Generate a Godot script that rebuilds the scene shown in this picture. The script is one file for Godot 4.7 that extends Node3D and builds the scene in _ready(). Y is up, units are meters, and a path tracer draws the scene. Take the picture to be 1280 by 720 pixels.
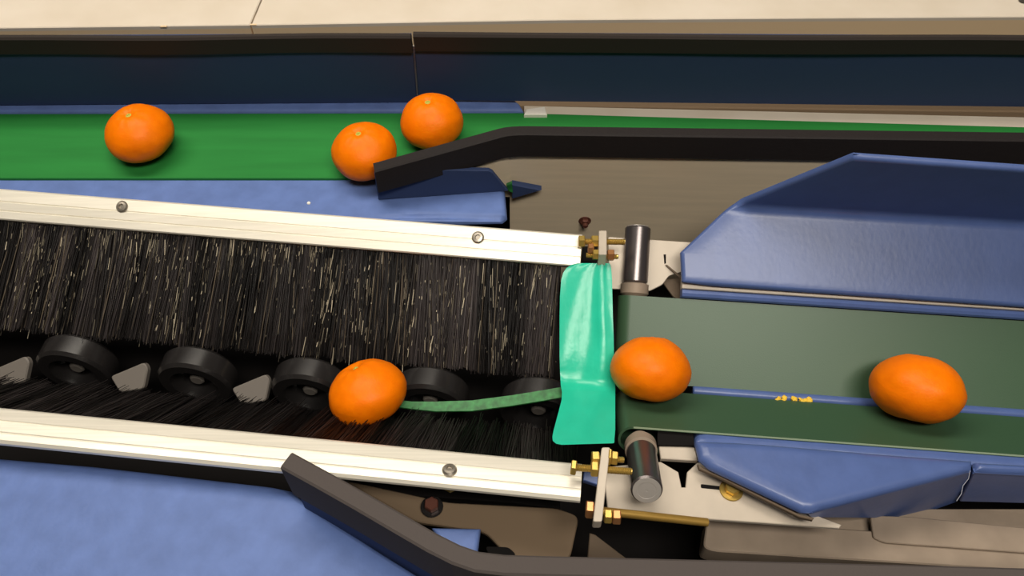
extends Node3D
# A fruit sorting line seen from above: a flat rear conveyor, a V-shaped brush trough and a V-shaped belt.
# The camera stands over the trough; at / on_plane turn a measured direction into a point on a real plane of the machine.

const PITCH := 52.0
const FOCAL := 1045.0
const EYE := Vector3(0, 1.492, 0.347)
var ahead: Vector3
var over: Vector3
var st: SurfaceTool
var sg := 0
var M := {}
var rng := RandomNumberGenerator.new()
var brush_rear: Dictionary
var brush_front: Dictionary
var belt_rear: Dictionary
var belt_front: Dictionary
const DECK := 0.950
const SILL := 0.953
const TRAY := 0.930

# ---------------------------------------------------------------- measuring
func ray(x: float, y: float) -> Vector3:
	return Vector3.RIGHT * ((x - 640.0) / FOCAL) - over * ((y - 360.0) / FOCAL) + ahead

func on_plane(x: float, y: float, p0: Vector3, n: Vector3) -> Vector3:
	var r := ray(x, y)
	return EYE + r * ((p0 - EYE).dot(n) / r.dot(n))

func at(x: float, y: float, height: float) -> Vector3:
	return on_plane(x, y, Vector3(0, height, 0), Vector3.UP)

func make_frame(o: Vector3, yaw: float, slope: float, side: float) -> Dictionary:
	var u := Vector3(cos(yaw), 0, sin(yaw))
	var h := Vector3(-sin(yaw), 0, cos(yaw)) * side
	var w := Vector3.UP * sin(slope) + h * cos(slope)
	var n := Vector3.UP * cos(slope) - h * sin(slope)
	return {"o": o, "u": u, "w": w, "n": n, "h": h}

func fpt(f: Dictionary, a: float, s: float, lift := 0.0) -> Vector3:
	return f.o + f.u * a + f.w * s + f.n * lift

func on_frame(x: float, y: float, f: Dictionary, lift := 0.0) -> Vector3:
	return on_plane(x, y, f.o + f.n * lift, f.n)

func along(f: Dictionary, p: Vector3) -> Vector2:
	return Vector2((p - f.o).dot(f.u), (p - f.o).dot(f.w))

func a_at(x: float, f: Dictionary, s: float, lift := 0.0) -> float:   # how far along the trough that column lies
	var a := 0.0
	for i in 25:
		var d := fpt(f, a, s, lift) - EYE
		a += (x - (640.0 + FOCAL * d.x / d.dot(ahead))) / 1600.0
	return a

func ats(list: Array, height: float) -> PackedVector3Array:
	var out := PackedVector3Array()
	for q in list:
		out.append(at(q.x, q.y, height))
	return out

func frs(list: Array, f: Dictionary, lift := 0.0) -> PackedVector3Array:
	var out := PackedVector3Array()
	for q in list:
		out.append(on_frame(q.x, q.y, f, lift))
	return out

# ---------------------------------------------------------------- mesh making
func begin() -> void:
	st = SurfaceTool.new()
	st.begin(Mesh.PRIMITIVE_TRIANGLES)
	sg = -1

func tri(a: Vector3, b: Vector3, c: Vector3, hint: Vector3) -> void:
	var n := (a - c).cross(a - b)
	if n.length_squared() < 1e-20:
		return
	st.set_smooth_group(sg)
	st.add_vertex(a)
	if n.dot(hint) >= 0.0:
		st.add_vertex(b)
		st.add_vertex(c)
	else:
		st.add_vertex(c)
		st.add_vertex(b)

func quad(a: Vector3, b: Vector3, c: Vector3, d: Vector3, hint: Vector3) -> void:
	tri(a, b, c, hint)
	tri(a, c, d, hint)

func world_of(n: Node3D) -> Vector3:
	var p := Vector3.ZERO
	var k: Node = n
	while k is Node3D and k != self:
		p += (k as Node3D).position
		k = k.get_parent()
	return p

func numbered(called: String, parent: Node) -> String:
	if not parent.has_node(NodePath(called)):
		return called
	var k := 1
	while parent.has_node(NodePath("%s_%03d" % [called, k])):
		k += 1
	return "%s_%03d" % [called, k]

func obj(called: String, m: Material, parent: Node3D = self) -> MeshInstance3D:
	st.generate_normals()
	var arr := st.commit_to_arrays()
	var v: PackedVector3Array = arr[Mesh.ARRAY_VERTEX]
	var box := AABB(v[0], Vector3.ZERO)
	for p in v:
		box = box.expand(p)
	var mid := box.get_center()
	if parent == self:
		mid.y = box.position.y
	for i in v.size():
		v[i] -= mid
	arr[Mesh.ARRAY_VERTEX] = v
	var me := ArrayMesh.new()
	me.add_surface_from_arrays(Mesh.PRIMITIVE_TRIANGLES, arr)
	me.surface_set_material(0, m)
	var o := MeshInstance3D.new()
	o.name = numbered(called, parent)
	o.mesh = me
	o.cast_shadow = GeometryInstance3D.SHADOW_CASTING_SETTING_ON
	parent.add_child(o, true)
	o.position = mid - (Vector3.ZERO if parent == self else world_of(parent))
	return o

func tag(o: Node, label: String, category := "", group := "", kind := "") -> Node:
	if label: o.set_meta("label", label)
	if category: o.set_meta("category", category)
	if group: o.set_meta("group", group)
	if kind: o.set_meta("kind", kind)
	return o

func thing(called: String, label: String, category: String, where: Vector3, group := "") -> Node3D:
	var o := Node3D.new()
	o.name = numbered(called, self)
	add_child(o, true)
	o.position = where
	tag(o, label, category, group)
	return o

func rounded(poly: PackedVector3Array, r: float, n := 4) -> PackedVector3Array:
	var out := PackedVector3Array()
	var k := poly.size()
	for i in k:
		var p := poly[i]
		var a := poly[(i + k - 1) % k]
		var b := poly[(i + 1) % k]
		var ra := minf(r, (a - p).length() * 0.45)
		var rb := minf(r, (b - p).length() * 0.45)
		var pa := p + (a - p).normalized() * ra
		var pb := p + (b - p).normalized() * rb
		for j in n + 1:
			var t := float(j) / n
			out.append(pa.lerp(p, t).lerp(p.lerp(pb, t), t))
	return out

# a flat sheet: outline, thickness vector (pointing away from the shown face), chamfer
func prism(poly: PackedVector3Array, deep: Vector3, chamfer := 0.0) -> void:
	var n := -deep.normalized()
	var o := poly[0]
	var e := (poly[1] - poly[0])
	e = (e - n * e.dot(n)).normalized()
	var g := n.cross(e)
	var flat := PackedVector2Array()
	for p in poly:
		flat.append(Vector2((p - o).dot(e), (p - o).dot(g)))
	var k := flat.size()
	var area := 0.0
	for i in k:
		area += flat[i].cross(flat[(i + 1) % k])
	var turn := 1.0 if area > 0 else -1.0
	var inset := PackedVector3Array()
	for i in k:
		var d1 := (flat[i] - flat[(i + k - 1) % k]).normalized()
		var d2 := (flat[(i + 1) % k] - flat[i]).normalized()
		var n1 := Vector2(-d1.y, d1.x) * turn
		var n2 := Vector2(-d2.y, d2.x) * turn
		var mm := (n1 + n2).normalized()
		var s := chamfer / maxf(0.4, mm.dot(n1))
		inset.append(poly[i] + e * mm.x * s + g * mm.y * s)
	var ids := Geometry2D.triangulate_polygon(flat)
	for i in range(0, ids.size(), 3):
		tri(inset[ids[i]], inset[ids[i + 1]], inset[ids[i + 2]], n)
		tri(poly[ids[i]] + deep, poly[ids[i + 1]] + deep, poly[ids[i + 2]] + deep, -n)
	for i in k:
		var j := (i + 1) % k
		var d := flat[j] - flat[i]
		var out := (e * d.y - g * d.x).normalized() * turn
		var a := poly[i] - n * chamfer
		var b := poly[j] - n * chamfer
		if chamfer > 0.0:
			quad(inset[i], inset[j], b, a, out + n)
		quad(a, b, poly[j] + deep, poly[i] + deep, out)

func box(c: Vector3, size: Vector3, chamfer := 0.0) -> void:
	var h := size / 2.0
	prism(PackedVector3Array([c + Vector3(-h.x, h.y, -h.z), c + Vector3(h.x, h.y, -h.z), c + Vector3(h.x, h.y, h.z), c + Vector3(-h.x, h.y, h.z)]), Vector3(0, -size.y, 0), chamfer)

# a turned shape: prof is (radius, height along the axis)
func lathe(o: Vector3, axis: Vector3, prof: Array, n := 32, smooth := true) -> void:
	axis = axis.normalized()
	var e := axis.cross(Vector3.UP if absf(axis.y) < 0.9 else Vector3.RIGHT).normalized()
	var g := axis.cross(e)
	for i in prof.size() - 1:
		sg = i + 1 if smooth else -1
		var p: Vector2 = prof[i]
		var q: Vector2 = prof[i + 1]
		for k in n:
			var a := TAU * k / n
			var b := TAU * ((k + 1) % n) / n
			var da := e * cos(a) + g * sin(a)
			var db := e * cos(b) + g * sin(b)
			var hint := (da + db) * (q.y - p.y) - axis * (q.x - p.x) * 2.0
			quad(o + da * p.x + axis * p.y, o + db * p.x + axis * p.y, o + db * q.x + axis * q.y, o + da * q.x + axis * q.y, hint)
	sg = -1

func rod(a: Vector3, b: Vector3, r: float, n := 16, c := 0.0) -> void:
	var l := (b - a).length()
	lathe(a, b - a, [Vector2(0, 0), Vector2(r - c, 0), Vector2(r, c), Vector2(r, l - c), Vector2(r - c, l), Vector2(0, l)], n)

func thread(a: Vector3, b: Vector3, r: float, pitch := 0.0012) -> void:
	var l := (b - a).length()
	var prof := [Vector2(0, 0), Vector2(r * 0.85, 0)]
	var h := 0.0
	while h + pitch < l:
		prof.append(Vector2(r, h + pitch * 0.5))
		prof.append(Vector2(r * 0.84, h + pitch))
		h += pitch
	prof.append(Vector2(r * 0.85, l))
	prof.append(Vector2(0, l))
	lathe(a, b - a, prof, 12, false)

func hexagon(a: Vector3, b: Vector3, r: float) -> void:
	var l := (b - a).length()
	var c := minf(r * 0.12, l * 0.3)
	lathe(a, b - a, [Vector2(0, 0), Vector2(r - c, 0), Vector2(r, c), Vector2(r, l - c), Vector2(r - c, l), Vector2(0, l)], 6, false)

# a closed profile (x sideways, y along up) carried along a path with mitred corners
func sweep(path: PackedVector3Array, up: Vector3, prof: PackedVector2Array, smooth := false) -> void:
	var rings := []
	var k := path.size()
	for i in k:
		var t1 := (path[i] - path[maxi(i - 1, 0)]).normalized() if i > 0 else (path[1] - path[0]).normalized()
		var t2 := (path[mini(i + 1, k - 1)] - path[i]).normalized() if i < k - 1 else t1
		var s1 := t1.cross(up).normalized()
		var s2 := t2.cross(up).normalized()
		var m := (s1 + s2).normalized()
		m /= maxf(0.3, m.dot(s1))
		var ring := PackedVector3Array()
		for q in prof:
			ring.append(path[i] + m * q.x + up * q.y)
		rings.append(ring)
	var np := prof.size()
	var area := 0.0
	for j in np:
		area += prof[j].cross(prof[(j + 1) % np])
	var turn := 1.0 if area > 0 else -1.0
	for i in k - 1:
		var t := (path[i + 1] - path[i]).normalized()
		var s := t.cross(up).normalized()
		for j in np:
			sg = j + 1 if smooth else -1
			var d := prof[(j + 1) % np] - prof[j]
			var out := (s * d.y - up * d.x) * turn
			quad(rings[i][j], rings[i][(j + 1) % np], rings[i + 1][(j + 1) % np], rings[i + 1][j], out)
	sg = -1
	var ids := Geometry2D.triangulate_polygon(prof)
	for e in 2:
		var ring: PackedVector3Array = rings[0] if e == 0 else rings[k - 1]
		var hint := (path[0] - path[1]) if e == 0 else (path[k - 1] - path[k - 2])
		for i in range(0, ids.size(), 3):
			tri(ring[ids[i]], ring[ids[i + 1]], ring[ids[i + 2]], hint)

func chamfered(w: float, h: float, c: float, x0 := 0.0, y0 := 0.0) -> PackedVector2Array:
	return PackedVector2Array([Vector2(x0 + c, y0), Vector2(x0 + w - c, y0), Vector2(x0 + w, y0 + c), Vector2(x0 + w, y0 + h - c), Vector2(x0 + w - c, y0 + h), Vector2(x0 + c, y0 + h), Vector2(x0, y0 + h - c), Vector2(x0, y0 + c)])

func span(poly: PackedVector2Array, v: float) -> Vector2:
	var lo := 1e9
	var hi := -1e9
	var k := poly.size()
	for i in k:
		var a := poly[i]
		var b := poly[(i + 1) % k]
		if (a.y <= v and b.y >= v) or (b.y <= v and a.y >= v):
			if absf(a.y - b.y) < 1e-9:
				lo = minf(lo, minf(a.x, b.x))
				hi = maxf(hi, maxf(a.x, b.x))
			else:
				var x := a.x + (b.x - a.x) * (v - a.y) / (b.y - a.y)
				lo = minf(lo, x)
				hi = maxf(hi, x)
	return Vector2(lo, hi)

func edge_distance(poly: PackedVector2Array, p: Vector2) -> float:
	var d := 1e9
	for i in poly.size():
		d = minf(d, p.distance_to(Geometry2D.get_closest_point_to_segment(p, poly[i], poly[(i + 1) % poly.size()])))
	return d

# a soft padded sheet: outline in (u, v), place(u, v) gives [point, normal]; its rim rolls off with radius r
func pillow(poly: PackedVector2Array, place: Callable, thick: float, r: float, extra: Array = [], fine := 40) -> void:
	var lo := 1e9
	var hi := -1e9
	for p in poly:
		lo = minf(lo, p.y)
		hi = maxf(hi, p.y)
	var vs := []
	for p in poly:
		vs.append(p.y)
	for k in [0.08, 0.25, 0.5, 1.0]:
		vs.append(lo + r * k)
		vs.append(hi - r * k)
	for k in fine:
		vs.append(lerpf(lo, hi, float(k) / fine))
	vs.append_array(extra)
	vs.sort()
	var rows := []
	for v in vs:
		if v >= lo and v <= hi and (rows.is_empty() or v - rows[-1] > 2e-4):
			rows.append(v)
	var cols := []
	for i in 41:
		var t := i / 40.0
		cols.append(t)
	var tops := []
	var bots := []
	for v in rows:
		var s := span(poly, clampf(v, lo + 1e-6, hi - 1e-6))
		var top := PackedVector3Array()
		var bot := PackedVector3Array()
		var w := s.y - s.x
		var us := [0.0, r * 0.08, r * 0.25, r * 0.5, r]
		for i in 21:
			us.append(lerpf(r * 1.1, w - r * 1.1, i / 20.0))
		us.append_array([w - r, w - r * 0.5, w - r * 0.25, w - r * 0.08, w])
		for i in us.size():
			var u: float = s.x + (us[i] if w > r * 2.4 else w * i / (us.size() - 1.0))
			var d := edge_distance(poly, Vector2(u, v))
			var q := 1.0 - clampf(d / r, 0.0, 1.0)
			var h := thick * sqrt(maxf(0.0, 1.0 - q * q))
			var pn: Array = place.call(u, v)
			top.append(pn[0] + pn[1] * h)
			bot.append(pn[0] - pn[1] * 0.0008)
		tops.append(top)
		bots.append(bot)
	for i in rows.size() - 1:
		for j in tops[0].size() - 1:
			var n: Vector3 = place.call(span(poly, rows[i]).x, rows[i])[1]
			sg = 1
			quad(tops[i][j], tops[i][j + 1], tops[i + 1][j + 1], tops[i + 1][j], n)
			sg = 2
			quad(bots[i][j], bots[i][j + 1], bots[i + 1][j + 1], bots[i + 1][j], -n)
		sg = -1
		var m: int = tops[0].size() - 1
		quad(tops[i][0], bots[i][0], bots[i + 1][0], tops[i + 1][0], tops[i][0] - tops[i][m])
		quad(tops[i][m], bots[i][m], bots[i + 1][m], tops[i + 1][m], tops[i][m] - tops[i][0])
	sg = -1

func flat_place(height: float) -> Callable:
	return func(u: float, v: float) -> Array: return [Vector3(u, height, -v), Vector3.UP]

func flat_outline(list: Array, height: float) -> PackedVector2Array:
	var out := PackedVector2Array()
	for q in list:
		var p := at(q.x, q.y, height)
		out.append(Vector2(p.x, -p.z))
	return out

# ---------------------------------------------------------------- materials
func noise_tex(freq: float, seed_: int, lo: Color, hi: Color, normal := false, strength := 2.0, octaves := 4) -> NoiseTexture2D:
	var t := NoiseTexture2D.new()
	t.width = 512
	t.height = 512
	t.seamless = true
	var n := FastNoiseLite.new()
	n.seed = seed_
	n.frequency = freq
	n.fractal_octaves = octaves
	t.noise = n
	if normal:
		t.as_normal_map = true
		t.bump_strength = strength
	else:
		var g := Gradient.new()
		g.set_color(0, lo)
		g.set_color(1, hi)
		t.color_ramp = g
	return t

func mat(called: String, c: Color, rough: float, metal := 0.0, spec := 0.5) -> StandardMaterial3D:
	var m := StandardMaterial3D.new()
	m.resource_name = called
	m.albedo_color = c
	m.roughness = rough
	m.metallic = metal
	m.metallic_specular = spec
	M[called] = m
	return m

func speckle(m: StandardMaterial3D, scale: Vector3, lo: Color, hi: Color, freq := 0.02, seed_ := 1) -> void:
	m.albedo_texture = noise_tex(freq, seed_, lo, hi)
	m.uv1_triplanar = true
	m.uv1_scale = scale

func relief(m: StandardMaterial3D, freq: float, strength: float, amount: float, scale: Vector3, seed_ := 5) -> void:
	m.normal_enabled = true
	m.normal_texture = noise_tex(freq, seed_, Color.BLACK, Color.WHITE, true, strength)
	m.normal_scale = amount
	m.uv1_triplanar = true
	m.uv1_scale = scale

func materials() -> void:
	var m := mat("blue_vinyl", Color8(101, 125, 184), 0.5, 0.0, 0.35)
	speckle(m, Vector3(3, 3, 3), Color(0.9, 0.9, 0.9), Color(1.0, 1.0, 1.0), 0.012, 3)
	relief(m, 0.05, 3.0, 0.18, Vector3(6, 6, 6))
	m = mat("navy_vinyl", Color8(54, 68, 104), 0.65, 0.0, 0.3)
	relief(m, 0.02, 3.0, 0.15, Vector3(4, 4, 4))
	m = mat("pad_vinyl", Color8(82, 103, 158), 0.35)
	speckle(m, Vector3(3, 3, 3), Color(0.92, 0.92, 0.92), Color(1.0, 1.0, 1.0), 0.012, 8)
	relief(m, 0.05, 3.0, 0.07, Vector3(6, 6, 6))
	m = mat("green_belt", Color8(44, 132, 60), 0.6, 0.0, 0.3)
	speckle(m, Vector3(0.8, 6, 8), Color(0.9, 0.9, 0.9), Color.WHITE, 0.012, 4)
	m = mat("dark_green_belt", Color8(56, 84, 60), 0.42, 0.0, 0.48)
	relief(m, 0.2, 2.0, 0.12, Vector3(10, 10, 10))
	m = mat("rubber", Color8(40, 36, 36), 0.6, 0.0, 0.3)
	relief(m, 0.05, 3.0, 0.2, Vector3(8, 8, 8))
	m = mat("grey_rubber", Color8(82, 76, 74), 0.7, 0.0, 0.15)
	relief(m, 0.05, 3.0, 0.2, Vector3(8, 8, 8))
	m = mat("black", Color8(22, 20, 20), 0.7, 0.0, 0.2)
	m = mat("black_plastic", Color8(34, 32, 32), 0.24, 0.0, 0.7)
	m = mat("aluminium", Color8(252, 246, 232), 0.42, 0.4)
	speckle(m, Vector3(1.0, 30, 30), Color(0.92, 0.92, 0.91), Color.WHITE, 0.02, 12)
	m = mat("cream", Color8(220, 209, 194), 0.6, 0.0, 0.2)
	speckle(m, Vector3(2, 2, 2), Color(0.95, 0.94, 0.92), Color.WHITE, 0.01, 6)
	m = mat("tan_edge", Color8(232, 204, 164), 0.6)
	m = mat("steel_panel", Color8(232, 214, 186), 0.5, 0.1)
	speckle(m, Vector3(0.7, 12, 12), Color(0.95, 0.95, 0.95), Color.WHITE, 0.02, 14)
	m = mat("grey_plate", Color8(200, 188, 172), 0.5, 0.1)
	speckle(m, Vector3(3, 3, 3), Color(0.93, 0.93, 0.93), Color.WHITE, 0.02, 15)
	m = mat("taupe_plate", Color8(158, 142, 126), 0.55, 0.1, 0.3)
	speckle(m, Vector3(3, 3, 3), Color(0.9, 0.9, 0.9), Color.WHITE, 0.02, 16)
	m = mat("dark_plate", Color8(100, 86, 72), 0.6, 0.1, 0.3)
	m = mat("roller_steel", Color8(112, 106, 106), 0.3, 0.8)
	m = mat("bright_steel", Color8(184, 178, 172), 0.4, 0.35)
	m = mat("screw_steel", Color8(170, 162, 150), 0.35, 0.8)
	m = mat("yellow_zinc", Color8(200, 168, 88), 0.35, 0.7)
	m = mat("copper_zinc", Color8(206, 146, 96), 0.35, 0.8)
	m = mat("edge_rubber", Color8(54, 48, 45), 0.65, 0.0, 0.25)
	m = mat("carrier_grey", Color8(112, 106, 100), 0.5)
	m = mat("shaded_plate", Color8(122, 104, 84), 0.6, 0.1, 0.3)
	m = mat("torn_vinyl", Color8(150, 152, 164), 0.7)
	m = mat("brass_rod", Color8(168, 134, 66), 0.4, 0.5)
	m = mat("belt_edge", Color8(150, 168, 140), 0.6)
	m = mat("rust", Color8(110, 66, 54), 0.5, 0.4)
	m = mat("teal_flap", Color8(42, 200, 166), 0.32)
	m.backlight = Color(0.1, 0.35, 0.28)
	speckle(m, Vector3(9, 9, 9), Color(0.92, 0.94, 0.93), Color.WHITE, 0.012, 21)
	relief(m, 0.012, 6.0, 0.28, Vector3(7, 7, 7), 22)
	m = mat("green_strap", Color8(58, 150, 78), 0.5)
	speckle(m, Vector3(12, 12, 12), Color(0.5, 0.55, 0.5), Color.WHITE, 0.02, 31)
	m = mat("peel", Color8(250, 128, 0), 0.45, 0.0, 0.3)
	speckle(m, Vector3(14, 14, 14), Color(0.96, 0.9, 0.85), Color.WHITE, 0.015, 41)
	relief(m, 0.07, 4.0, 0.22, Vector3(16, 16, 16), 42)
	m.subsurf_scatter_enabled = true
	m.subsurf_scatter_strength = 0.08
	m = mat("calyx", Color8(176, 178, 70), 0.7)
	m = mat("crumb", Color8(232, 190, 60), 0.7)
	m = mat("fleck", Color8(235, 230, 220), 0.7)
	m = mat("wall_paint", Color8(120, 116, 110), 0.9)
	m = mat("ceiling_paint", Color8(150, 146, 140), 0.9)
	m = mat("concrete", Color8(110, 106, 100), 0.85)
	m = mat("bristle", Color.WHITE, 0.38)
	m.vertex_color_use_as_albedo = true
	m = mat("lamp_tube", Color8(255, 244, 225), 0.5)
	m.emission_enabled = true
	m.emission = Color8(255, 238, 212)
	m.emission_energy_multiplier = 2.0

# ---------------------------------------------------------------- light and camera
func lamp(where: Vector3, size: Vector2, energy: float, label: String) -> void:
	var t := thing("ceiling_lamp", label, "lamp", where, "")
	begin()
	box(where + Vector3(0, 0.05, 0), Vector3(size.x + 0.06, 0.07, size.y + 0.06), 0.004)
	obj("housing", M.grey_plate, t)
	begin()
	box(where + Vector3(0, 0.008, 0), Vector3(size.x, 0.014, size.y), 0.002)
	obj("diffuser", M.lamp_tube, t)
	for s in [-0.4, 0.4]:
		begin()
		rod(where + Vector3(size.x * s, 0.085, 0), Vector3(where.x + size.x * s, 3.2, where.z), 0.004, 8)
		obj("hanger", M.grey_plate, t)
	var l := AreaLight3D.new()
	l.name = "lamp_light"
	l.area_size = size
	l.light_energy = energy
	l.light_color = Color8(255, 247, 234)
	l.shadow_enabled = true
	l.area_range = 12.0
	l.area_attenuation = 2.0
	l.rotation_degrees = Vector3(-90, 0, 0)
	l.position = Vector3(0, -0.004, 0)
	t.add_child(l, true)

func _ready() -> void:
	var p := deg_to_rad(PITCH)
	ahead = Vector3(0, -sin(p), -cos(p))
	over = Vector3(0, cos(p), -sin(p))
	var cam := Camera3D.new()
	cam.name = "camera"
	cam.fov = rad_to_deg(2.0 * atan(360.0 / FOCAL))
	cam.near = 0.02
	cam.far = 50.0
	cam.position = EYE
	cam.rotation_degrees = Vector3(-PITCH, 0, 0)
	add_child(cam)
	cam.current = true
	var env := Environment.new()
	env.background_mode = Environment.BG_COLOR
	env.background_color = Color(0.03, 0.03, 0.03)
	env.tonemap_mode = Environment.TONE_MAPPER_LINEAR
	env.tonemap_exposure = 0.72
	env.sdfgi_enabled = true
	env.ssao_enabled = true
	env.ssil_enabled = true
	var we := WorldEnvironment.new()
	we.name = "environment"
	we.environment = env
	add_child(we)
	rng.seed = 7
	materials()
	lamp(Vector3(-0.50, 2.60, -0.45), Vector2(1.7, 0.5), 3.3, "long ceiling lamp above the green conveyor")
	lamp(Vector3(0.30, 2.60, 0.72), Vector2(0.9, 0.35), 3.3, "short ceiling lamp above the standing place in front of the machine")

	brush_rear = make_frame(Vector3(0, 0.90, -0.0112), 0.1055, 0.5223, -1.0)
	brush_front = make_frame(Vector3(0, 0.90, -0.0112), 0.1055, 0.5223, 1.0)
	belt_rear = make_frame(Vector3(0, 0.90, -0.0217), 0.0827, 0.56, -1.0)
	belt_front = make_frame(Vector3(0, 0.90, -0.0217), 0.0827, 0.56, 1.0)

	room()
	machine_frame()
	rear_line()
	divider()
	brush_trough()
	belt_trough()
	front_tray()
	brackets()
	oranges()

# ---------------------------------------------------------------- the setting
func room() -> void:
	var defs := [["floor", Vector3(0, -0.05, 0), Vector3(8.2, 0.1, 8.2), "concrete"], ["ceiling", Vector3(0, 3.25, 0), Vector3(8.2, 0.1, 8.2), "ceiling_paint"],
		["wall_left", Vector3(-4.05, 1.6, 0), Vector3(0.1, 3.2, 8.0), "wall_paint"], ["wall_right", Vector3(4.05, 1.6, 0), Vector3(0.1, 3.2, 8.0), "wall_paint"],
		["wall_back", Vector3(0, 1.6, -4.05), Vector3(8.0, 3.2, 0.1), "wall_paint"], ["wall_front", Vector3(0, 1.6, 4.05), Vector3(8.0, 3.2, 0.1), "wall_paint"]]
	for d in defs:
		begin()
		box(d[1], d[2])
		tag(obj(d[0], M[d[3]]), "", "", "", "structure")

func machine_frame() -> void:
	var t := thing("machine_frame", "black machine body seen in the dark gaps beneath the brush trough and belts", "machine", Vector3(0, 0, 0))
	begin()
	box(Vector3(0, 0.40, -0.02), Vector3(1.6, 0.80, 0.72), 0.004)
	obj("cabinet", M.black, t)
	begin()
	box(Vector3(0, 0.8735, -0.262), Vector3(1.6, 0.146, 0.09), 0.002)
	tag(obj("belt_bed", M.black), "black bed carrying the bright green belt along the back", "bed")

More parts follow.
